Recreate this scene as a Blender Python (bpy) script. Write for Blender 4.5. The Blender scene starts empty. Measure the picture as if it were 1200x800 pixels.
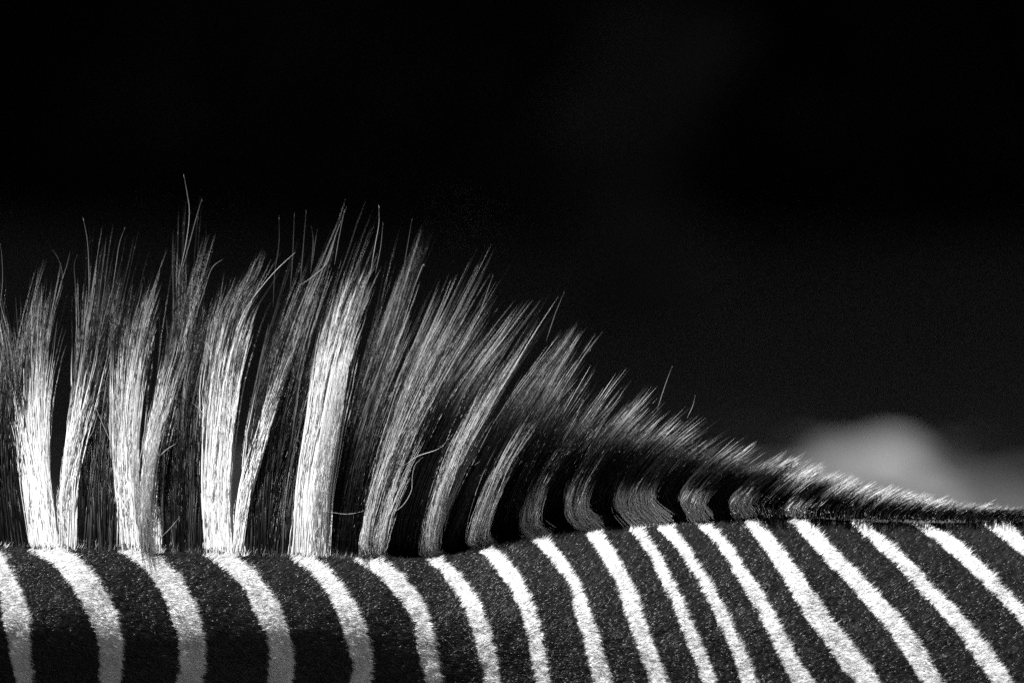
import bpy, bmesh, math
import numpy as np
from mathutils import Vector

# ------------------------------------------------------------------ camera, light, exposure
sc = bpy.context.scene
rng = np.random.default_rng(11)
PX = 0.0005                      # metres per picture unit at the animal (the picture is 1200 x 800 units)
DIST = 6.0
PITCH = math.radians(3.0)
CAM = np.array([0.0, -DIST * math.cos(PITCH), 1.335 + DIST * math.sin(PITCH)])
FWD = np.array([0.0, math.cos(PITCH), -math.sin(PITCH)])
UP = np.array([0.0, math.sin(PITCH), math.cos(PITCH)])
RIGHT = np.array([1.0, 0.0, 0.0])
cam_data = bpy.data.cameras.new('camera')
cam = bpy.data.objects.new('camera', cam_data)
sc.collection.objects.link(cam)
cam.location = CAM
cam.rotation_euler = (math.pi / 2 - PITCH, 0, 0)
cam_data.sensor_width = 36
cam_data.lens = 360
cam_data.clip_start, cam_data.clip_end = 0.1, 500
cam_data.dof.use_dof = True
cam_data.dof.focus_distance = 5.985
cam_data.dof.aperture_fstop = 7.0
cam_data.dof.aperture_blades = 9
sc.camera = cam

SUN_L = Vector((-0.10, -0.16, 1.0)).normalized()         # towards the sun
world = bpy.data.worlds.new('World'); sc.world = world; world.use_nodes = True
nt = world.node_tree; nt.nodes.clear()
sky = nt.nodes.new('ShaderNodeTexSky'); sky.sky_type = 'NISHITA'; sky.sun_disc = False
sky.sun_elevation = math.asin(SUN_L.z); sky.sun_rotation = math.atan2(SUN_L.x, SUN_L.y)
hs = nt.nodes.new('ShaderNodeRGBToBW')   # a black and white picture
bg = nt.nodes.new('ShaderNodeBackground'); bg.inputs['Strength'].default_value = 0.065
wo = nt.nodes.new('ShaderNodeOutputWorld')
nt.links.new(sky.outputs[0], hs.inputs['Color']); nt.links.new(hs.outputs[0], bg.inputs['Color'])
nt.links.new(bg.outputs[0], wo.inputs['Surface'])
sun_data = bpy.data.lights.new('sun', 'SUN'); sun_data.energy = 5.0; sun_data.angle = math.radians(0.5)
sun = bpy.data.objects.new('sun', sun_data); sc.collection.objects.link(sun)
sun.rotation_euler = SUN_L.to_track_quat('Z', 'Y').to_euler(); sun.location = (0, 0, 12)
vs = sc.view_settings
sc.display_settings.display_device = 'sRGB'
vs.view_transform = 'Standard'; vs.look = 'None'; vs.exposure = 1.3; vs.gamma = 1.0; vs.use_curve_mapping = False
sc.cycles.max_bounces = 10; sc.cycles.diffuse_bounces = 5; sc.cycles.transmission_bounces = 6
sc.cycles.use_denoising = False
sc.cycles.sample_clamp_indirect = 4.0

# ------------------------------------------------------------------ helpers
def at(px, py, depth):
    px = np.asarray(px, float); py = np.asarray(py, float); depth = np.asarray(depth, float)
    k = PX / DIST
    return (CAM + depth[..., None] * (FWD + ((px - 600) * k)[..., None] * RIGHT + ((400 - py) * k)[..., None] * UP))

def sstep(a, b, x):
    t = np.clip((np.asarray(x, float) - a) / (b - a), 0, 1)
    return t * t * (3 - 2 * t)

def link(name, me, parent=None, mat=None):
    o = bpy.data.objects.new(name, me); sc.collection.objects.link(o)
    if parent is not None: o.parent = parent
    if mat is not None: me.materials.append(mat)
    return o

def tag(o, label=None, cat=None, group=None, kind=None):
    for k, v in (('label', label), ('category', cat), ('group', group), ('kind', kind)):
        if v: o[k] = v
    return o

def mesh_from(name, verts, loops, sizes, cols=None):
    me = bpy.data.meshes.new(name)
    me.vertices.add(len(verts)); me.vertices.foreach_set('co', np.ascontiguousarray(verts, np.float32).ravel())
    me.loops.add(len(loops)); me.loops.foreach_set('vertex_index', np.ascontiguousarray(loops, np.int32))
    me.polygons.add(len(sizes))
    st = np.zeros(len(sizes), np.int32); st[1:] = np.cumsum(sizes)[:-1]
    me.polygons.foreach_set('loop_start', st)
    me.update(calc_edges=True); me.validate()
    me.shade_smooth()
    if cols is not None:
        a = me.color_attributes.new('pigment', 'FLOAT_COLOR', 'POINT')
        c = np.ones((len(verts), 4), np.float32); c[:, :3] = np.asarray(cols)[:, None]
        a.data.foreach_set('color', c.ravel())
    return me

def hair_mesh(name, P, R, C):
    """P (n,k,3) points, R (n,k) radii, C (n,k) pigment: a three-sided tapered tube per hair."""
    n, k, _ = P.shape
    T = np.gradient(P, axis=1); T /= np.linalg.norm(T, axis=2, keepdims=True) + 1e-12
    ref = rng.normal(size=(n, 1, 3)); ref = np.repeat(ref, k, axis=1)
    A = np.cross(T, ref); A /= np.linalg.norm(A, axis=2, keepdims=True) + 1e-12
    B = np.cross(T, A)
    m = 3
    ring = []
    for j in range(m):
        a = 2 * math.pi * j / m
        ring.append(P[:, :-1] + R[:, :-1, None] * (math.cos(a) * A[:, :-1] + math.sin(a) * B[:, :-1]))
    V = np.stack(ring, axis=2).reshape(n, (k - 1) * m, 3)            # rings
    V = np.concatenate([V, P[:, -1:, :]], axis=1)                     # tip
    per = (k - 1) * m + 1
    base = (np.arange(n) * per)[:, None]
    quads = []
    for i in range(k - 2):
        for j in range(m):
            j2 = (j + 1) % m
            quads.append([i * m + j, i * m + j2, (i + 1) * m + j2, (i + 1) * m + j])
    tris = [[(k - 2) * m + j, (k - 2) * m + (j + 1) % m, per - 1] for j in range(m)]
    ql = (base[:, :, None] + np.array(quads)[None]).reshape(-1) if quads else np.zeros(0, int)
    tl = (base[:, :, None] + np.array(tris)[None]).reshape(-1)
    loops = np.concatenate([ql, tl]); sizes = np.concatenate([np.full(len(ql) // 4, 4), np.full(len(tl) // 3, 3)])
    cols = np.concatenate([np.repeat(C[:, :-1], m, axis=1), C[:, -1:]], axis=1).reshape(-1)
    return mesh_from(name, V.reshape(-1, 3), loops, sizes, cols)

def catmull(pts, n):
    p = np.asarray(pts, float); p = np.vstack([2 * p[0] - p[1], p, 2 * p[-1] - p[-2]])
    out = []
    m = len(p) - 3
    for s in np.linspace(0, m - 1e-9, n):
        i = int(s); t = s - i
        a, b, c, d = p[i:i + 4]
        out.append(0.5 * (2 * b + (c - a) * t + (2 * a - 5 * b + 4 * c - d) * t * t + (3 * b - a - 3 * c + d) * t ** 3))
    return np.array(out)

def noise1(x, seed, scale):
    g = np.random.default_rng(seed).normal(size=4096)
    u = np.asarray(x, float) / scale + 1000.0; i = np.floor(u).astype(int); f = u - i; f = f * f * (3 - 2 * f)
    return g[i % 4096] * (1 - f) + g[(i + 1) % 4096] * f

def noise2(x, y, seed, scale):
    g = np.random.default_rng(seed).normal(size=(512, 512))
    u = np.asarray(x, float) / scale + 100; v = np.asarray(y, float) / scale + 100
    i = np.floor(u).astype(int); j = np.floor(v).astype(int); f = u - i; h = v - j
    f = f * f * (3 - 2 * f); h = h * h * (3 - 2 * h)
    q = lambda a, b: g[a % 512, b % 512]
    return (q(i, j) * (1 - f) + q(i + 1, j) * f) * (1 - h) + (q(i, j + 1) * (1 - f) + q(i + 1, j + 1) * f) * h

# ------------------------------------------------------------------ materials
def new_mat(name):
    m = bpy.data.materials.new(name); m.use_nodes = True
    return m, m.node_tree, m.node_tree.nodes['Principled BSDF'], m.node_tree.nodes['Material Output']

def hair_mat(name, rough, spec, transl):
    m, t, b, out = new_mat(name)
    a = t.nodes.new('ShaderNodeVertexColor'); a.layer_name = 'pigment'
    t.links.new(a.outputs['Color'], b.inputs['Base Color'])
    b.inputs['Roughness'].default_value = rough; b.inputs['Specular IOR Level'].default_value = spec
    if transl > 0:
        tr = t.nodes.new('ShaderNodeBsdfTranslucent'); t.links.new(a.outputs['Color'], tr.inputs['Color'])
        mx = t.nodes.new('ShaderNodeMixShader'); mx.inputs[0].default_value = transl
        t.links.new(b.outputs[0], mx.inputs[1]); t.links.new(tr.outputs[0], mx.inputs[2])
        t.links.new(mx.outputs[0], out.inputs['Surface'])
    return m

def noise_mat(name, c0, c1, scale, rough, bump=0.0, spec=0.3):
    m, t, b, out = new_mat(name)
    tc = t.nodes.new('ShaderNodeTexCoord'); n = t.nodes.new('ShaderNodeTexNoise')
    n.inputs['Scale'].default_value = scale; n.inputs['Detail'].default_value = 6
    t.links.new(tc.outputs['Object'], n.inputs['Vector'])
    r = t.nodes.new('ShaderNodeValToRGB')
    r.color_ramp.elements[0].position = 0.35; r.color_ramp.elements[1].position = 0.65
    r.color_ramp.elements[0].color = (c0, c0, c0, 1); r.color_ramp.elements[1].color = (c1, c1, c1, 1)
    t.links.new(n.outputs[0], r.inputs[0]); t.links.new(r.outputs[0], b.inputs['Base Color'])
    b.inputs['Roughness'].default_value = rough; b.inputs['Specular IOR Level'].default_value = spec
    if bump:
        bp = t.nodes.new('ShaderNodeBump'); bp.inputs['Strength'].default_value = bump; bp.inputs['Distance'].default_value = 0.02
        t.links.new(n.outputs[0], bp.inputs['Height']); t.links.new(bp.outputs[0], b.inputs['Normal'])
    return m

M_mane = hair_mat('mane_hair', 0.28, 0.30, 0.36)
M_coat = hair_mat('coat_hair', 0.36, 0.42, 0.15)
M_skin = hair_mat('skin', 0.85, 0.03, 0.0)
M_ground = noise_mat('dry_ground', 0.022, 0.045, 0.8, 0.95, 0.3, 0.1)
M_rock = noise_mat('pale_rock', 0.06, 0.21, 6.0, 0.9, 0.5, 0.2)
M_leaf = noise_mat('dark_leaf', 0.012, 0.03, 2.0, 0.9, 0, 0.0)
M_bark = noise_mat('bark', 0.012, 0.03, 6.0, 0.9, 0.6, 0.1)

# ------------------------------------------------------------------ setting: ground, stones, added shade trees and shrubs behind
def ground_point(px, py):
    k = PX / DIST
    d = FWD + (px - 600) * k * RIGHT + (400 - py) * k * UP
    s = -CAM[2] / d[2]
    return CAM + s * d, s

def build_ground():
    xs = np.concatenate([np.linspace(-300, -12, 12), np.linspace(-10, 10, 61), np.linspace(12, 300, 12)])
    ys = np.concatenate([np.linspace(-60, 5, 10), np.linspace(6, 46, 121), np.linspace(50, 400, 12)])
    X, Y = np.meshgrid(xs, ys, indexing='ij')
    Z = 0.012 * noise2(X, Y, 5, 0.5) + 0.03 * noise2(X, Y, 6, 2.1) - 0.02
    V = np.stack([X, Y, Z], -1).reshape(-1, 3)
    nx, ny = X.shape
    idx = np.arange(nx * ny).reshape(nx, ny)
    Q = np.stack([idx[:-1, :-1], idx[1:, :-1], idx[1:, 1:], idx[:-1, 1:]], -1).reshape(-1)
    return tag(link('ground', mesh_from('ground', V, Q, np.full(len(Q) // 4, 4)), None, M_ground), kind='structure')
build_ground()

def boulder(px, py, w, h, dep, seed, label):
    p, s = ground_point(px, py)
    bm = bmesh.new(); bmesh.ops.create_icosphere(bm, subdivisions=4, radius=1.0)
    r = np.random.default_rng(seed); ph = r.uniform(0, 6, (6, 3)); fr = r.uniform(1.2, 4.2, (6, 3))
    for v in bm.verts:
        q = np.array(v.co)
        k = 1 + sum(0.10 / (1 + 0.35 * i) * math.sin(float(np.dot(fr[i], q) + ph[i, 0])) for i in range(6))
        v.co = Vector((q[0] * k * w / 2, q[1] * k * dep / 2, max(q[2], -0.35) * k * h))
    me = bpy.data.meshes.new('boulder'); bm.to_mesh(me); bm.free(); me.shade_smooth()
    o = link('boulder', me, None, M_rock); o.location = p
    return tag(o, label, 'boulder', 'pale stones on the ground behind the animal')
boulder(1022, 578, 0.34, 0.125, 0.34, 12, 'largest pale sunlit boulder blurred on the ground behind the back ridge')
boulder(1098, 600, 0.12, 0.045, 0.12, 4, 'small pale stone in front of the largest blurred boulder, to its right')
boulder(968, 572, 0.22, 0.04, 0.25, 8, 'low grey stone left of the largest blurred boulder, close above the mane')

def leaf_mass(name, centre, radius, n, size, parent, seed, floor=None):
    r = np.random.default_rng(seed)
    u = r.normal(size=(n, 3)); u /= np.linalg.norm(u, axis=1, keepdims=True)
    rad = r.uniform(0.25, 1, n) ** 0.5
    lump = 1 + 0.18 * np.sin(u[:, 0] * 5 + seed) * np.cos(u[:, 2] * 6 + seed * 2)
    c = np.asarray(centre) + u * (rad * lump)[:, None] * np.asarray(radius)
    if floor is not None: c[:, 2] = np.maximum(c[:, 2], floor + r.uniform(0, 0.3, n))
    a = r.normal(size=(n, 3)); a /= np.linalg.norm(a, axis=1, keepdims=True)
    b = np.cross(a, r.normal(size=(n, 3))); b /= np.linalg.norm(b, axis=1, keepdims=True)
    s = size * r.uniform(0.6, 1.3, n)[:, None]
    V = np.stack([c - a * s, c - b * s * 0.45, c + a * s, c + b * s * 0.45], 1).reshape(-1, 3)
    me = mesh_from(name, V, np.arange(4 * n), np.full(n, 4))
    return link(name, me, parent, M_leaf)

def trunk_mesh(name, base, top, r0, r1, limbs, parent):
    P, R = [], []
    def chain(a, b, ra, rb):
        a, b = np.asarray(a, float), np.asarray(b, float); k = 9
        t = np.linspace(0, 1, k)[:, None]
        pts = a + (b - a) * t; pts[1:-1] += rng.normal(scale=0.06, size=(k - 2, 3))
        P.append(pts); R.append(np.linspace(ra, rb, k))
    chain(base, top, r0, r1)
    for l in limbs: chain(top, l, r1, r1 * 0.3)
    bm = bmesh.new()
    for pts, rad in zip(P, R):
        prev = None
        for i, (p, r) in enumerate(zip(pts, rad)):
            d = pts[min(i + 1, len(pts) - 1)] - pts[max(i - 1, 0)]
            q = Vector(d).to_track_quat('Z', 'Y')
            ringv = [bm.verts.new(Vector(p) + q @ Vector((r * math.cos(j * math.pi / 5), r * math.sin(j * math.pi / 5), 0))) for j in range(10)]
            if prev:
                for j in range(10): bm.faces.new((prev[j], prev[(j + 1) % 10], ringv[(j + 1) % 10], ringv[j]))
            prev = ringv
    me = bpy.data.meshes.new(name); bm.to_mesh(me); bm.free(); me.shade_smooth()
    return link(name, me, parent, M_bark)

def tree(x, y, seed, label):  # added to keep the background in shade; crowns stand above the view
    e = bpy.data.objects.new('added_shade_tree', None); sc.collection.objects.link(e); e.location = (x, y, 0)
    tag(e, label, 'tree', 'dark spreading trees added to shade the background')
    r = np.random.default_rng(seed)
    limbs = [(3 * math.cos(a), 3 * math.sin(a), 4.2) for a in np.arange(6) * 1.05 + r.uniform(0, 1)]
    trunk_mesh('trunk', (0, 0, -0.1), (0.1, 0, 2.6), 0.26, 0.17, limbs, e)
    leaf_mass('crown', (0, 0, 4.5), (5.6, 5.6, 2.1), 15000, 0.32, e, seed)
for i, (x, y, lab) in enumerate([(-3.75, 23.2, 'dark spreading tree on the left, added to shade the background'),
                                 (3.6, 24.0, 'dark spreading tree on the right, added to shade the background'),
                                 (-2.8, 30.0, 'dark spreading tree further back on the left, added for shade'),
                                 (4.2, 31.0, 'dark spreading tree further back on the right, added for shade'),
                                 (0.4, 27.0, 'dark spreading tree in the middle, behind the front pair, added for shade'),
                                 (0.2, 35.0, 'dark spreading tree in the middle, furthest back, added for shade')]):
    tree(x, y, 40 + i, lab)
place = ['leftmost', 'second from the left', 'third from the left', 'fourth from the left', 'fifth from the left', 'rightmost']
for i, x in enumerate([-3.0, -1.75, -0.6, 0.65, 1.8, 3.1]):
    e = bpy.data.objects.new('shrub', None); sc.collection.objects.link(e)
    e.location = (x, 36.0 + 0.8 * math.sin(i * 2.3), 0)
    tag(e, 'black shaded leafy shrub in the blurred background, %s of six' % place[i], 'shrub', 'dark shrubs in the shade behind')
    trunk_mesh('stem', (0, 0, -0.1), (0, 0, 0.6), 0.05, 0.03, [(0.3, 0.2, 1.2), (-0.3, 0.1, 1.3), (0, -0.3, 1.2)], e)
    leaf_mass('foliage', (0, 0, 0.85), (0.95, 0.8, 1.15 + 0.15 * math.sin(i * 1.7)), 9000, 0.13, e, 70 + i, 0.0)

# ------------------------------------------------------------------ the zebra: outline and side profile
TOPX = [-700, -200, 0, 150, 240, 330, 420, 510, 560, 620, 700, 760, 850, 900, 1000, 1080, 1200, 1500, 2000]
TOPY = [610, 640, 645, 648, 652, 655, 657, 655, 646, 633, 625, 621, 615, 611, 613, 615, 613, 618, 640]
def top(px): return np.interp(px, TOPX, TOPY)
def ridge_depth(px): return -0.03 * (1 - sstep(0, 520, px)) + 0.03 * sstep(1100, 1600, px)
def setback(px): return np.interp(px, [-700, 300, 480, 700, 850, 1000, 1200, 2000], [0.014, 0.014, 0.034, 0.034, 0.026, 0.012, 0.008, 0.008])

def prof_neck(d, px):
    a = 0.0475 + 0.0022 * noise1(px, 31, 85) + 0.0007 * noise1(px, 32, 22)
    up = 0.053 * (1 - (1 - np.clip(d, 0, a) / a) ** 1.70)
    e = np.maximum(d - a, 0)
    dn = np.where(e < 0.022, 9 * e ** 2, 9 * 0.022 ** 2 + 0.396 * (e - 0.022))
    dn = np.minimum(dn, 0.030) + 0 * e
    return up - dn * sstep(0, 0.004, e) + 0.10 * sstep(0.09, 0.25, d)
def prof_body(d):
    return 0.125 * (1 - np.exp(-d / 0.062)) + 0.10 * sstep(0.05, 0.45, d)
def prof(px, d):
    w = sstep(380, 760, px)
    f = prof_neck(d, px) * (1 - w) + prof_body(d) * w
    sb = setback(px)
    dm = 0.30 + 0.25 * sstep(100, 1100, px)
    k = np.clip((d - 0.15) / (dm - 0.15), 0, 1)
    return (f + sb) * np.sqrt(np.clip(1 - k * k, 0, 1)) - sb
def surf(px, py):
    px = np.asarray(px, float); py = np.asarray(py, float)
    d = np.maximum(py - top(px), 0) * PX
    return at(px, py, DIST + ridge_depth(px) - prof(px, d))

# white stripes of the coat: (y, left edge, right edge)
STR = [
 [(655,-85,-50),(690,-60,-28),(730,-50,-22),(800,-48,-22)],
 [(650,-18,12),(690,0,25),(725,3,38),(760,12,39),(800,19,41)],
 [(640,36,87),(660,64,106),(690,85,126),(715,101,137),(745,114,146),(770,117,147),(800,117,143)],
 [(640,144,187),(670,174,211),(705,195,231),(745,210,243),(775,210,242),(800,208,238)],
 [(640,242,281),(655,254,293),(672,271,308),(690,288,319),(720,301,334),(745,312,342),(770,316,346),(800,313,345)],
 [(645,345,376),(668,363,393),(690,380,407),(715,395,424),(750,405,437),(775,413,438),(800,410,437)],
 [(656,427,456),(678,448,478),(705,470,498),(730,485,507),(765,492,515),(800,498,521)],
 [(656,500,521),(675,520,543),(705,540,565),(740,553,577),(775,563,584),(800,567,590)],
 [(640,558,580),(658,572,600),(685,595,618),(715,610,630),(755,621,640),(800,628,648)],
 [(630,620,645),(652,642,662),(680,663,680),(710,672,692),(745,682,704),(775,690,712),(800,696,719)],
 [(622,683,706),(650,703,725),(680,721,741),(710,730,754),(750,743,765),(785,757,780),(800,763,785)],
 [(618,737,754),(650,760,775),(680,775,791),(705,787,804),(740,800,819),(775,815,832),(800,823,842)],
 [(612,765,786),(625,776,796),(645,795,812),(675,815,830),(705,830,848),(740,848,865),(770,860,880),(800,870,889)],
 [(612,808,832),(622,824,843),(645,845,863),(665,857,875),(690,871,893),(705,880,901),(740,899,920),(770,913,935),(800,929,957)],
 [(598,862,888),(620,878,900),(650,900,925),(685,922,950),(720,942,974),(755,967,1000),(785,989,1025),(800,1004,1033)],
 [(602,916,942),(612,925,951),(637,950,975),(665,975,1002),(692,1000,1029),(720,1025,1054),(752,1050,1080),(800,1082,1108)],
 [(605,990,1004),(612,997,1013),(639,1025,1051),(662,1050,1073),(690,1075,1099),(717,1100,1127),(747,1125,1151),(800,1162,1191)],
 [(612,1068,1086),(620,1077,1102),(637,1100,1130),(657,1125,1150),(682,1150,1173),(707,1175,1197),(735,1200,1224),(800,1247,1280)],
 [(612,1149,1176),(617,1155,1187),(632,1175,1205),(652,1200,1226),(682,1232,1257),(735,1283,1310),(800,1332,1365)],
 [(612,1228,1258),(632,1253,1284),(682,1310,1337),(735,1362,1390),(800,1412,1445)],
 [(612,1308,1338),(632,1333,1364),(682,1390,1417),(735,1442,1470),(800,1492,1525)],
]
def ext(y, ys, vs_):
    ys = np.asarray(ys, float); vs_ = np.asarray(vs_, float)
    o = np.interp(y, ys, vs_)
    o = np.where(y < ys[0], vs_[0] + (y - ys[0]) * (vs_[1] - vs_[0]) / (ys[1] - ys[0]), o)
    o = np.where(y > ys[-1], vs_[-1] + (y - ys[-1]) * 0.6 * (vs_[-1] - vs_[-2]) / (ys[-1] - ys[-2]), o)
    return o
def stripe_id(px, py):
    """2i+1 in white stripe i, 2i in the dark band on its left."""
    px = np.asarray(px, float); py = np.asarray(py, float)
    out = np.zeros(px.shape, int)
    for i, s in enumerate(STR):
        y = [q[0] for q in s]
        out = np.where(px >= ext(py, y, [q[1] for q in s]), 2 * i + 1, out)
        out = np.where(px >= ext(py, y, [q[2] for q in s]), 2 * i + 2, out)
    return out

def build_body():
    xs = np.concatenate([np.linspace(-700, -80, 40), np.arange(-76, 1300, 4), np.linspace(1304, 2000, 40)])
    dn = np.concatenate([np.linspace(0, 1, 60) ** 1.6 * 0.125, np.linspace(0.13, 1.0, 26)])
    near = []
    ns = len(dn)
    dm = 0.30 + 0.25 * sstep(100, 1100, xs)
    rd = DIST + ridge_depth(xs); sb = setback(xs)
    rings, cols = [], []
    def row(depth, py, dark=None):
        rings.append(at(xs, py, depth))
        cols.append(np.where(stripe_id(xs, py) % 2 == 1, 0.42, 0.006) if dark is None else np.full(len(xs), dark))
    row(rd + sb, top(xs) + 5, 0.004)
    for q in (0.6, 0.25): row(rd + sb * q, top(xs) + 5 * q ** 2, 0.004)
    ds = []
    for k, d in enumerate(dn):
        dd = np.where(d <= 0.125, d, 0.125 + (d - 0.125) / 0.875 * (dm - 0.125))
        row(rd - prof(xs, dd), top(xs) + dd / PX); ds.append(dd)
    for dd in ds[::-1][1:]:                                    # far side
        row(rd + 2 * sb + prof(xs, dd), top(xs) + dd / PX)
    for q in (0.25, 0.6): row(rd + sb * (2 - q), top(xs) + 5 * q ** 2)
    G = np.stack(rings, 0); Cc = np.stack(cols, 0)
    nr, nx = G.shape[:2]
    idx = np.arange(nr * nx).reshape(nr, nx)
    a = idx; b = np.roll(idx, -1, axis=0)
    Q = np.stack([a[:, :-1], b[:, :-1], b[:, 1:], a[:, 1:]], -1).reshape(-1)
    V = G.reshape(-1, 3); cc = Cc.reshape(-1)
    caps = np.concatenate([idx[:, 0], idx[::-1, -1]])
    loops = np.concatenate([Q, caps]); sizes = np.concatenate([np.full(len(Q) // 4, 4), [nr, nr]])
    return link('zebra', mesh_from('zebra', V, loops, sizes, cc), None, M_skin)
zebra = build_body()
tag(zebra, 'zebra seen close from the side, striped neck and back under an upright sunlit mane', 'zebra')

# white tufts: root from, to, share of the hair that is white, own paths for lobes (root from, to, path)
TUFT = [
 (-62, -25, 0.68, None), (36, 88, 0.70, [
   (36, 54, [(45,645),(36,580),(27,520),(18,460),(8,390),(0,350)]),
   (54, 71, [(62,645),(53,580),(48,520),(48,450),(56,380),(66,330)]),
   (71, 88, [(80,645),(83,580),(93,520),(106,460),(120,395),(135,320)])]),
 (143, 187, 0.78, [
   (143, 168, [(156,645),(150,580),(148,520),(150,450),(158,380),(170,320)]),
   (168, 187, [(178,645),(178,580),(186,520),(200,460),(216,390),(222,300)])]),
 (243, 284, 0.78, [
   (243, 275, [(258,650),(254,580),(256,510),(262,440),(278,370),(300,325)]),
   (275, 284, [(279,650),(289,580),(308,510),(328,440),(352,370),(378,310)])]),
 (345, 380, 0.78, [
   (345, 380, [(362,655),(368,570),(382,490),(398,410),(420,345),(438,300)])]),
 (426, 455, 0.92, None), (499, 522, 0.95, None), (559, 582, 0.72, None), (621, 647, 0.60, None), (683, 709, 0.52, None),
 (739, 786, 0.42, None), (809, 834, 0.40, None), (862, 888, 0.42, None), (922, 946, 0.35, None)]

# ------------------------------------------------------------------ coat fur, one part per stripe
def build_coat():
    n = 270000
    px = rng.uniform(-90, 1300, n); v = rng.uniform(-0.02, 1.0, n)
    py = top(px) + v * (865 - top(px))
    py = np.maximum(py, top(px) + 0.3)
    # the hairs lie to the right of their roots, so each stripe's roots start a little to its left
    sx = px + 4.5 + 13.0 * np.exp(-(py - top(px)) / 14.0) * (1 - sstep(380, 520, px)) + 0.9 * noise2(px, py, 21, 3.5) + 0.7 * noise2(px, py, 25, 30)
    sid = stripe_id(sx, py); lo = stripe_id(sx - 1.0, py); hi = stripe_id(sx + 1.0, py)
    sid = np.where(lo % 2 == 0, lo, np.where(hi % 2 == 0, hi, sid))
    e = 1.5
    P0 = surf(px, py)
    tx = surf(px + e, py) - P0; ty = surf(px, py + e) - P0
    N = np.cross(ty, tx); N /= np.linalg.norm(N, axis=1, keepdims=True)
    N = np.where((N @ -FWD + N @ UP)[:, None] < 0, -N, N)
    d = py - top(px)
    w = sstep(250, 700, px)
    slope = (-0.75 * np.exp(-d / 60.0) - 0.05) * w + (0.5 - 0.7 * np.exp(-d / 25.0)) * (1 - w)
    ang = np.arctan(slope) + rng.normal(scale=0.20, size=n) + 0.20 * noise2(px, py, 22, 16) + 0.12 * noise2(px, py, 26, 60)
    dirv = tx / np.linalg.norm(tx, axis=1, keepdims=True) * np.cos(ang)[:, None] + ty / np.linalg.norm(ty, axis=1, keepdims=True) * np.sin(ang)[:, None]
    dirv /= np.linalg.norm(dirv, axis=1, keepdims=True)
    L = (rng.uniform(4.5, 9.5, n) + 1.0 * noise2(px, py, 23, 9)) * PX
    lift = np.clip(0.27 + 0.25 * (1 - sstep(350, 560, px)) * np.exp(-d / 45.0) + 0.13 * rng.normal(size=n) + 0.20 * noise2(px, py, 24, 5.5), 0.04, 0.8)
    P = np.empty((n, 2, 3))
    P[:, 0] = P0 - N * 0.0003
    P[:, 1] = P0 + L[:, None] * (dirv + lift[:, None] * N)
    r0 = rng.uniform(0.36, 0.56, n) * PX
    white = (sid % 2 == 1)
    r0 = np.where(white, r0, r0 * 1.25)
    R = np.stack([r0, r0 * 0.1], 1)
    dust = 0.94 + 0.06 * np.clip(noise2(px, py, 27, 25), -1.5, 1)
    c = np.where(white, rng.uniform(0.62, 0.80, n) * dust, 0.005 + 0.024 * rng.random(n) ** 3)
    C = np.stack([c, np.where(white, c, c * 1.5)], 1)
    # taller hair along the top of the neck, where the coat runs over into the mane
    m = 24000
    qx = rng.uniform(-90, 1300, m); q = rng.uniform(0, 1, m)
    q = np.where(qx > 400, 0.35 + 0.65 * q, 0.3 + 0.7 * q)
    tid = np.zeros(m, int) - 1
    base = top(qx) + 3 + 4 * q
    sid2 = stripe_id(qx + 1.5 + 4.0 * (qx < 420) + 1.2 * rng.normal(size=m), np.full(m, 1.0) * top(qx) + 1)
    for i, (ta, tb, _, _) in enumerate(TUFT):
        tid = np.where((qx >= ta) & (qx <= tb), i, tid)
    w2 = np.where(q > 0.45, tid >= 0, sid2 % 2 == 1)
    sid2 = np.where(w2 == (sid2 % 2 == 1), sid2, sid2 + 1)
    hl = rng.uniform(6, 16, m) * np.interp(qx, [0, 350, 450, 700, 900, 1000], [0.8, 0.8, 0.8, 1.1, 0.9, 0.8]) * (0.55 + 0.6 * q)
    an = np.interp(qx, [0, 400, 600, 800, 1300], [1.45, 1.6, 1.85, 1.75, 0.8]) + rng.normal(scale=0.34, size=m) - 0.5 * (1 - q)
    dep = DIST + ridge_depth(qx) + setback(qx) * q
    hl = np.where((qx < 420), np.where(w2, hl * 1.9, hl * 1.8 * rng.uniform(0.5, 1.3, m)), hl)
    P2 = np.stack([at(qx, base, dep), at(qx + np.cos(an) * hl, base - np.sin(an) * hl, dep - 0.002 + 0.003 * rng.normal(size=m))], 1)
    r2 = rng.uniform(0.40, 0.60, m) * PX
    c2 = np.where(w2, rng.uniform(0.62, 0.80, m), 0.003 + 0.012 * rng.random(m) ** 4)
    P = np.concatenate([P, P2]); R = np.concatenate([R, np.stack([r2, r2 * 0.12], 1)])
    C = np.concatenate([C, np.stack([c2, c2], 1)]); sid = np.concatenate([sid, sid2])
    for i in np.unique(sid):
        m = sid == i
        if m.sum() < 30: continue
        nm = 'white_stripe' if i % 2 else 'dark_stripe'
        link(nm, hair_mesh(nm, P[m], R[m], C[m]), zebra, M_coat)
build_coat()

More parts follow.
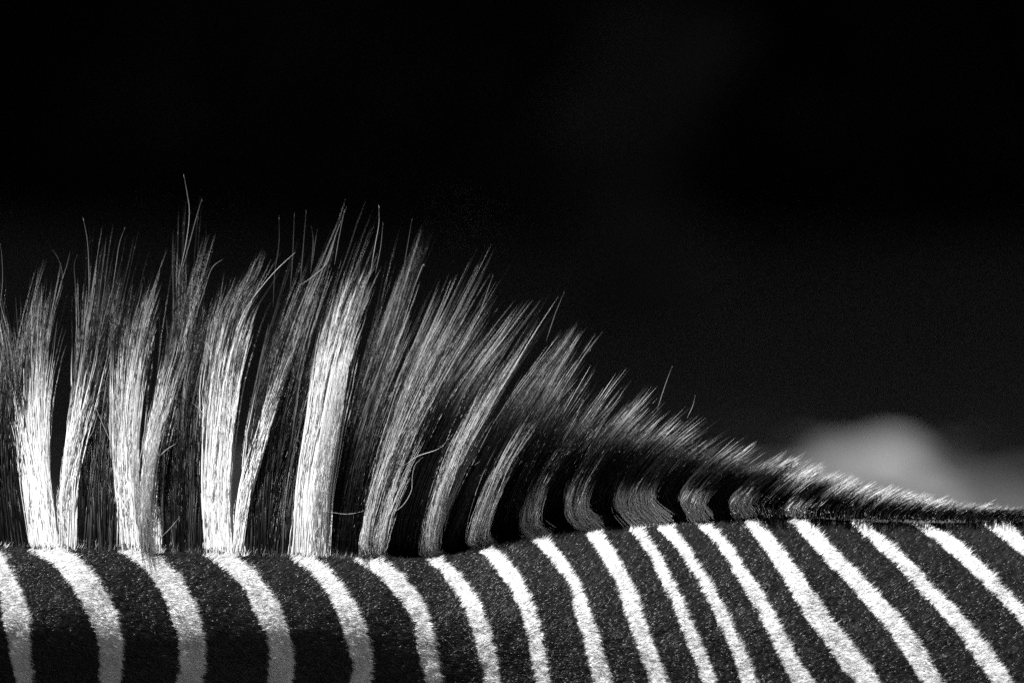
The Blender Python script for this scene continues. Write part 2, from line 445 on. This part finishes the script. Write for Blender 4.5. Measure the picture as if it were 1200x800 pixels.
# ------------------------------------------------------------------ mane
GUIDE = {
 -200: [(-200,640),(-200,560),(-195,480),(-185,410),(-172,345)],
 -60: [(-60,645),(-65,560),(-62,480),(-55,410),(-45,350)],
 20: [(20,645),(10,560),(8,480),(12,410),(22,345)],
 65: [(65,645),(62,560),(65,480),(74,400),(88,322)],
 110: [(110,648),(112,560),(118,480),(130,390),(143,302)],
 165: [(165,648),(165,560),(172,470),(190,380),(216,285)],
 215: [(215,650),(212,570),(215,490),(228,410),(248,340)],
 262: [(262,652),(260,565),(268,480),(290,400),(325,310)],
 310: [(310,655),(315,570),(330,480),(355,390),(392,288)],
 360: [(360,657),(368,570),(385,480),(405,390),(438,300)],
 400: [(400,658),(408,590),(430,500),(460,410),(490,322)],
 437: [(437,658),(433,640),(450,570),(494,460),(552,352)],
 470: [(470,658),(466,640),(487,565),(534,460),(596,372)],
 505: [(505,657),(499,640),(522,560),(575,460),(636,360)],
 535: [(535,654),(530,636),(552,570),(600,480),(656,400)],
 565: [(565,647),(556,628),(578,560),(622,478),(668,402)],
 595: [(595,642),(585,620),(604,560),(644,490),(688,420)],
 628: [(628,634),(614,612),(629,560),(668,497),(710,435)],
 660: [(660,630),(642,608),(654,566),(690,510),(730,450)],
 690: [(690,626),(672,602),(680,564),(712,512),(754,462)],
 740: [(740,622),(720,597),(728,564),(762,520),(800,480)],
 775: [(775,618),(756,593),(766,566),(798,528),(834,499)],
 805: [(805,614),(793,592),(802,570),(831,540),(863,515)],
 870: [(870,608),(864,594),(878,575),(900,555),(924,536)],
 930: [(930,606),(930,597),(943,583),(960,567),(978,554)],
 1000: [(1000,608),(1002,600),(1012,590),(1025,579),(1040,569)],
 1080: [(1080,609),(1082,604),(1090,598),(1100,591),(1112,584)],
 1200: [(1200,610),(1202,606),(1209,601),(1218,596),(1230,591)],
 1400: [(1400,612),(1402,609),(1408,605),(1416,601),(1425,597)],
}
GR = np.array(sorted(GUIDE)); NS = 61
GC = np.array([catmull(GUIDE[r], NS) - np.array([r, 0]) for r in GR])        # (guides, NS, 2) x relative to the root
GH = np.array([np.linalg.norm(np.diff(c, axis=0), axis=1).sum() for c in GC])
def guide(r, t):
    """r (n,), t (n,k) -> x offset, y; runs on straight past the tip."""
    r = np.clip(r, GR[0], GR[-1]); j = np.clip(np.searchsorted(GR, r) - 1, 0, len(GR) - 2)
    f = ((r - GR[j]) / (GR[j + 1] - GR[j]))[:, None]
    tt = np.clip(t, 0, 1) * (NS - 1); i = np.minimum(tt.astype(int), NS - 2); u = (tt - i)[..., None]
    def ev(jj):
        a = GC[jj[:, None], i]; b = GC[jj[:, None], i + 1]
        over = np.maximum(t - 1, 0)[..., None] * (NS - 1)
        return a + (b - a) * (u + over)
    p = ev(j) * (1 - f[..., None]) + ev(j + 1) * f[..., None]
    return p[..., 0], p[..., 1]
def mane_depth(r, t):
    """how far (in shares of its length) a hair leans away from the viewer: forward to tp, then back."""
    tp = np.interp(r, [390, 440, 520, 600, 700, 900], [0.0, 0.26, 0.44, 0.58, 0.70, 0.75])[:, None]
    fw = np.interp(r, [390, 440, 900, 1050], [-0.20, -0.36, -0.28, -0.05])[:, None]
    bk = np.interp(r, [350, 450, 700, 1000, 1200], [0.54, 0.46, 0.36, 0.20, 0.0])[:, None]
    w = 0.06
    past = w * np.logaddexp(0, (t - tp) / w) - w * np.logaddexp(0, -tp / w)
    return fw * (t - past) + bk * past
def mane_height(r): return np.interp(r, GR, GH) * PX

mane = None
def build_mane():
    global mane
    # the fleshy crest the hair grows from
    xs = np.arange(-200, 1404, 4.0)
    h = np.interp(xs, [-200, 500, 700, 800, 900, 1000, 1100, 1404], [16, 18, 24, 20, 12, 6, 2, 2])
    rd = DIST + ridge_depth(xs) + setback(xs)
    rows = []
    for dy, k in ((-0.011, -8), (-0.009, 0.55), (-0.004, 0.95), (0.0, 1.0), (0.004, 0.95), (0.009, 0.55), (0.011, -8)):
        rows.append(at(xs - 0.35 * h * max(k, 0), top(xs) + 3 - (h * k if k > 0 else k), rd + dy))
    G = np.stack(rows, 0); nr, nx = G.shape[:2]; idx = np.arange(nr * nx).reshape(nr, nx)
    Q = np.stack([idx[:-1, :-1], idx[1:, :-1], idx[1:, 1:], idx[:-1, 1:]], -1).reshape(-1)
    mane = link('mane', mesh_from('mane', G.reshape(-1, 3), Q, np.full(len(Q) // 4, 4), np.full(nr * nx, 0.006)), zebra, M_skin)

    # regions along the root line, alternately dark and white
    regs, x0 = [], -150
    for i, (a, b, tw, lobes) in enumerate(TUFT):
        regs.append((x0, a, None, None)); regs.append((a, b, tw, lobes)); x0 = b
    regs += [(x0, 1010, None, None), (1010, 1110, None, None), (1110, 1330, None, None)]
    for (a, b, tw, lobes) in regs:
        white = tw is not None
        K = 16 if a < 600 else 10
        tline = np.linspace(0, 1, K)
        mid = (a + b) / 2
        if a < 0 and b < -30: dens = 9
        elif mid < 420: dens = 16
        elif mid < 700: dens = 12
        elif mid < 960: dens = 9
        else: dens = 9
        dens *= 1.3 if mid < 860 else 1.0
        if white: dens *= 1.6 if mid < 400 else 2.7
        q = 3                                                       # hairs in a lock
        nl = int((b - a) * dens / q); n = nl * q
        lk = np.repeat(np.arange(nl), q)
        rl = rng.uniform(a, b, nl)
        if white: rl = rl + rng.normal(scale=1.5, size=nl)
        dl = rng.uniform(-1, 1, nl) * np.interp(rl, [0, 900, 1200], [0.013, 0.010, 0.006])
        if white and mid > 400: dl = dl - 0.004
        jr = rng.normal(size=n) * np.interp(mid, [0, 500, 900, 1200], [2.6, 2.4, 2.0, 1.5]); jd = rng.normal(size=n) * 0.0012
        r = rl[lk] + jr
        hh = mane_height(r)
        dep0 = dl[lk] + jd
        # clumps
        space = np.interp(mid, [0, 500, 900, 1200], [11, 9, 8, 5])
        nc = max(2, int((b - a) / space) * 2)
        cr = rng.uniform(a, b, nc); cd = rng.uniform(-1, 1, nc) * 0.012
        dist = (np.abs(rl[:, None] - cr[None]) / space + np.abs(dl[:, None] - cd[None]) / 0.008)
        ci = np.argmin(dist, axis=1)[lk]
        cl = ((0.82 if mid < 380 else 0.89 if mid < 470 else 0.87) + 0.10 * rng.normal(size=nc)) if mid < 600 else ((0.86 if mid < 860 else 0.90) + 0.06 * rng.normal(size=nc)); cl = np.clip(cl, 0.70, 1.04)
        cx = rng.normal(scale=1.0, size=nc) * np.interp(mid, [0, 450, 900, 1200], [10, 7, 4, 2])     # sideways drift of a clump's tip
        cdd = rng.normal(scale=0.012, size=nc)
        near_c = np.exp(-np.min(dist, axis=1))[lk]
        Lf = cl[ci] * ((0.68 + 0.38 * near_c if mid < 600 else (0.72 if mid < 860 else 0.78) + 0.28 * near_c) + 0.15 * rng.normal(size=nl)[lk] * (1 - 0.4 * near_c) + 0.05 * rng.normal(size=n)) * np.interp(r, [420, 490, 600, 840, 880, 1050, 1150], [1.0, 0.93, 0.97, 1.0, 1.0, 0.97, 0.75])
        Lf = np.where(rng.random(n) < 0.14, Lf * rng.uniform(0.35, 0.85, n), Lf)
        if white: Lf = np.where(rng.random(n) < 0.38, rng.uniform(0.12, 0.55 if mid > 400 else 0.62, n), Lf)
        Lf = np.where(rng.random(n) < 0.03, Lf * rng.uniform(1.05, 1.30, n), Lf)
        Lf = np.clip(Lf, 0.12, np.where(r < 440, 1.15, 1.06))
        t = tline[None] * Lf[:, None]
        rc = cr[ci] * 0.8 + rl[lk] * 0.2
        gx, gy = guide(rc, t)
        if lobes:
            gx2, gy2 = gx.copy(), gy.copy()
            for (la, lb, path) in lobes:
                m = (r >= la - 2) & (r <= lb + 2)
                cpts = catmull(path, NS)
                tt = np.clip(t[m], 0, 1) * (NS - 1); i0 = np.minimum(tt.astype(int), NS - 2); u = (tt - i0)[..., None] + np.maximum(t[m] - 1, 0)[..., None] * (NS - 1)
                p = cpts[i0] + (cpts[i0 + 1] - cpts[i0]) * u
                gx2[m] = p[..., 0] - (la + lb) / 2; gy2[m] = p[..., 1]
            gx, gy = gx2, gy2
            clump = 0.45
        else:
            clump = 0.74 if mid < 420 else 0.66 if mid < 600 else 0.48
        tt1 = tline[None]
        off = (rl[lk] - rc)[:, None]; jo = jr[:, None] * (1 - 0.75 * tt1)
        x = rc[:, None] + gx + off * (1 - clump * tt1 ** 1.3) + jo + cx[ci][:, None] * np.clip(Lf, 0, 1)[:, None] ** 1.5 * tt1 ** 1.8
        # splay of each hair, and a slight wave
        sp = (rng.normal(size=nl)[lk] + 0.22 * rng.normal(size=n))[:, None] * np.interp(r, [0, 450, 900, 1200], [7.0, 6.0, 3.5, 2.0])[:, None]
        stray = (rng.random(nl) < (0.12 if white else 0.22))[lk][:, None]
        x = x + sp * np.where(stray, 2.8, 0.95 if not white else 1.35 if mid > 400 else 1.1) * np.clip(Lf, 0, 1)[:, None] ** 1.5 * tt1 ** 1.6
        ph = rng.uniform(0, 6.28, (nl, 1))[lk] + rng.normal(scale=0.4, size=(n, 1)); fr = rng.uniform(2.0, 7.0, (nl, 1))[lk]; am = rng.uniform(0.2, 1.3, (n, 1)) * np.clip(hh / 0.15, 0.1, 1)[:, None]
        x = x + am * np.sin(ph + fr * tt1 * 3) * tt1
        x = x + rng.normal(size=nl)[lk][:, None] * np.interp(r, [0, 450, 900], [4.0, 3.0, 1.0])[:, None] * (0.6 if white else 1.0) * np.clip(Lf, 0, 1)[:, None] * np.sin(tt1 * 3.1)
        x = x + rng.normal(scale=0.55, size=x.shape) * np.interp(r, [0, 500, 900], [1.0, 0.8, 0.3])[:, None] * tt1
        y = gy + top(r)[:, None] - top(rc)[:, None]
        y = y - rng.uniform(0, 1, n)[:, None] * np.interp(r, [0, 500, 750, 900, 1000, 1200], [6, 8, 20, 10, 5, 2])[:, None] * (1 - tt1) - (4.0 * (r < 420))[:, None] * (1 - tt1) * -1
        y = y + rng.normal(size=(n, 1)) * 2 * tt1
        dep = DIST + (ridge_depth(r) + setback(r))[:, None] + dl[lk][:, None] * (1 - 0.3 * tt1) + jd[:, None] * (1 - 0.7 * tt1) + hh[:, None] * mane_depth(r, t) \
            + cdd[ci][:, None] * (hh / 0.15)[:, None] * tt1 ** 1.4 + (0.006 * rng.normal(size=nl)[lk] * hh / 0.15)[:, None] * tt1 ** 1.5 \
            + 0.0006 * np.sin(ph * 2 + fr * tt1 * 4) + 0.0015 * rng.normal(size=x.shape) * np.clip(tt1 * 2, 0, 1) * np.clip(hh / 0.15, 0, 1)[:, None] ** 1.5
        # some hairs start on the near side of the crest and hide the join with the coat
        u = rng.random(n)
        front = ((u < 0.35) & (r > 888) & (not white)) | ((u < 0.45) & (r < 400) & white)
        yo = np.where(r < 430, -7.0, rng.uniform(0, 3.5, n)) * front
        dep = dep - np.where(front, np.where(r < 430, setback(r) * 0.70 + dl[lk] * 0.88, setback(r) + 0.002), 0.0)[:, None] * (1 - 0.85 * sstep(0, 0.6, tt1))
        y = y + yo[:, None] * (1 - tt1)
        P = at(x, y, dep)
        rad = rng.uniform(0.34, 0.56, n) * (1.25 if white and mid < 400 else 1.0) * PX * np.interp(r, [0, 580, 680, 930, 1200], [1.0, 1.0, 1.2, 1.3, 1.3])
        R = rad[:, None] * np.interp(tline, [0, 0.75, 1], [1.0, 0.85, 0.15])[None]
        tipc = np.where(r < 400, 0.005 + 0.50 * rng.random(nl)[lk] ** 5, 0.008 + 0.75 * rng.random(nl)[lk] ** 3.5)  # tip colour: glints on scattered locks are painted in as pale tips
        tipc = np.where(r > 600 + 60 * rng.random(n), 0.01 + 0.85 * rng.random(nl)[lk] ** 2.2, tipc)
        tipc = np.where(r > 860 + 40 * rng.random(n), 0.20 + 0.65 * rng.random(nl)[lk], tipc)  # sunlit crest and rim light put into the tip colour
        if white:
            base = rng.uniform(0.74, 0.88, n)
            if mid > 400: base *= np.where(Lf < 0.42, 1.0, rng.uniform(0.65, 1.0, nl)[lk])
            edge = np.clip(np.abs(rl[lk] - mid) / ((b - a) / 2), 0, 1)
            cut = rng.random(nl)[lk]
            w0 = tw * (1 - (0.60 if mid > 400 else 0.42) * cut * (0.35 + 0.65 * edge)) + 0.05 * rng.normal(size=n)
            if lobes and len(lobes) == 2: w0 = np.where(rl[lk] > lobes[1][0], w0 * (0.62 + 0.38 * rng.random(nl)[lk]), w0)
            if mid > 400: w0 = np.where(rng.random(nl)[lk] < 0.30, w0 * 0.5, w0); w0 = np.maximum(w0, 0.30 if mid < 560 else 0.40)
            w0 = np.clip(w0, 0.12, 1.1)
            k = sstep(w0[:, None] - 0.07, w0[:, None] + 0.07, t)
            k2 = sstep(0.72, 0.92, t) if mid > 560 else 1.0
            C = base[:, None] * (1 - k) + (0.012 + (tipc[:, None] - 0.012) * k2) * k
        else:
            base = 0.002 + 0.003 * rng.random(n) + (0.16 * rng.random(nl)[lk] ** 9 if mid < 340 else 0.02 * rng.random(nl)[lk] ** 6 if mid < 420 else 0)
            k = sstep(0.45, 0.85, t) if mid > 900 else sstep(0.68, 0.92, t) if mid > 420 else sstep(0.25, 0.8, t)
            C = base[:, None] * (1 - k) + tipc[:, None] * k
        nm = 'white_tuft' if white else 'dark_tuft'
        link(nm, hair_mesh(nm, P, R, C), mane, M_mane)
    # long single hairs that stand out
    strays = [
     ([(208,330),(218,285),(222,250),(219,225),(215,203)], 0.035, 0.45), ([(212,320),(222,285),(230,255),(237,232)], 0.035, 0.3),
     ([(104,340),(104,310),(102,280),(97,254)], 0.035, 0.3), ([(70,345),(73,322),(69,305),(61,292)], 0.035, 0.12),
     ([(0,360),(3,330),(2,300),(0,285)], 0.03, 0.2), ([(90,360),(88,330),(87,310),(91,298)], 0.035, 0.1),
     ([(130,350),(136,310),(140,285),(147,265)], 0.035, 0.3), ([(226,380),(238,345),(248,315),(262,303)], 0.03, 0.25),
     ([(222,330),(232,312),(242,277)], 0.03, 0.15), ([(218,345),(236,326),(248,312)], 0.03, 0.12),
     ([(285,365),(305,338),(325,315),(347,295)], 0.0, 0.75), ([(350,335),(365,325),(383,308),(392,280),(396,268)], 0.0, 0.5),
     ([(320,360),(322,320),(327,285),(327,252)], 0.03, 0.1), ([(340,340),(343,300),(345,248)], 0.03, 0.15),
     ([(352,330),(355,295),(359,245)], 0.03, 0.14), ([(364,320),(367,285),(365,265)], 0.03, 0.15), ([(366,310),(370,280),(372,268)], 0.03, 0.15),
     ([(392,310),(397,280),(404,245)], 0.01, 0.3), ([(434,320),(440,285),(444,262),(444,240)], 0.0, 0.55),
     ([(440,320),(446,290),(449,260)], 0.0, 0.3), ([(470,350),(474,310),(479,280),(483,255)], 0.01, 0.14),
     ([(415,350),(421,320),(421,300)], 0.01, 0.15), ([(484,340),(495,312),(497,312)], 0.0, 0.4), ([(770,480),(780,450),(788,428)], -0.005, 0.35),
     ([(805,490),(812,475),(815,462)], -0.005, 0.4), ([(640,400),(650,370),(662,340)], 0.0, 0.2), ([(560,375),(570,345),(578,322)], 0.0, 0.25),
     ([(474,545),(490,534),(515,525),(531,508)], -0.025, 0.75), ([(458,602),(472,592),(482,575),(483,560),(486,545),(496,535)], -0.025, 0.7),
     ([(372,600),(388,600),(402,602),(416,601),(430,597)], -0.01, 0.55), ([(187,534),(196,526),(207,519)], -0.012, 0.5),
     ([(187,631),(200,618),(210,606)], -0.012, 0.4), ([(134,527),(124,505),(112,478),(109,474)], -0.01, 0.5),
     ([(100,517),(108,507),(113,490),(115,485)], -0.01, 0.4), ([(243,490),(234,480),(226,472)], -0.012, 0.4),
     ([(250,420),(244,405),(238,400)], 0.01, 0.5), ([(243,478),(238,465),(234,453)], -0.01, 0.5), ([(556,545),(570,535),(585,527)], -0.02, 0.25),
     ([(650,545),(665,527),(682,516)], -0.03, 0.2), ([(696,590),(710,580),(718,572)], -0.02, 0.2), ([(1112,600),(1116,592),(1116,583)], 0.0, 0.6),
    ]
    for path, dy, c in strays:
        path = [p for i, p in enumerate(path) if i == 0 or p != path[i - 1]]
        p = catmull(path, 15)
        dep = DIST + float(ridge_depth(path[0][0]) + setback(path[0][0])) + np.full(15, dy) + 0.002 * np.sin(np.linspace(0, 3, 15))
        P = at(p[:, 0], p[:, 1], dep)[None]
        R = (0.45 * PX * np.interp(np.linspace(0, 1, 15), [0, 0.25, 0.7, 1], [0.2, 1, 0.85, 0.15]))[None]
        link('long_hair', hair_mesh('long_hair', P, R, np.full((1, 15), c)), mane, M_mane)
build_mane()
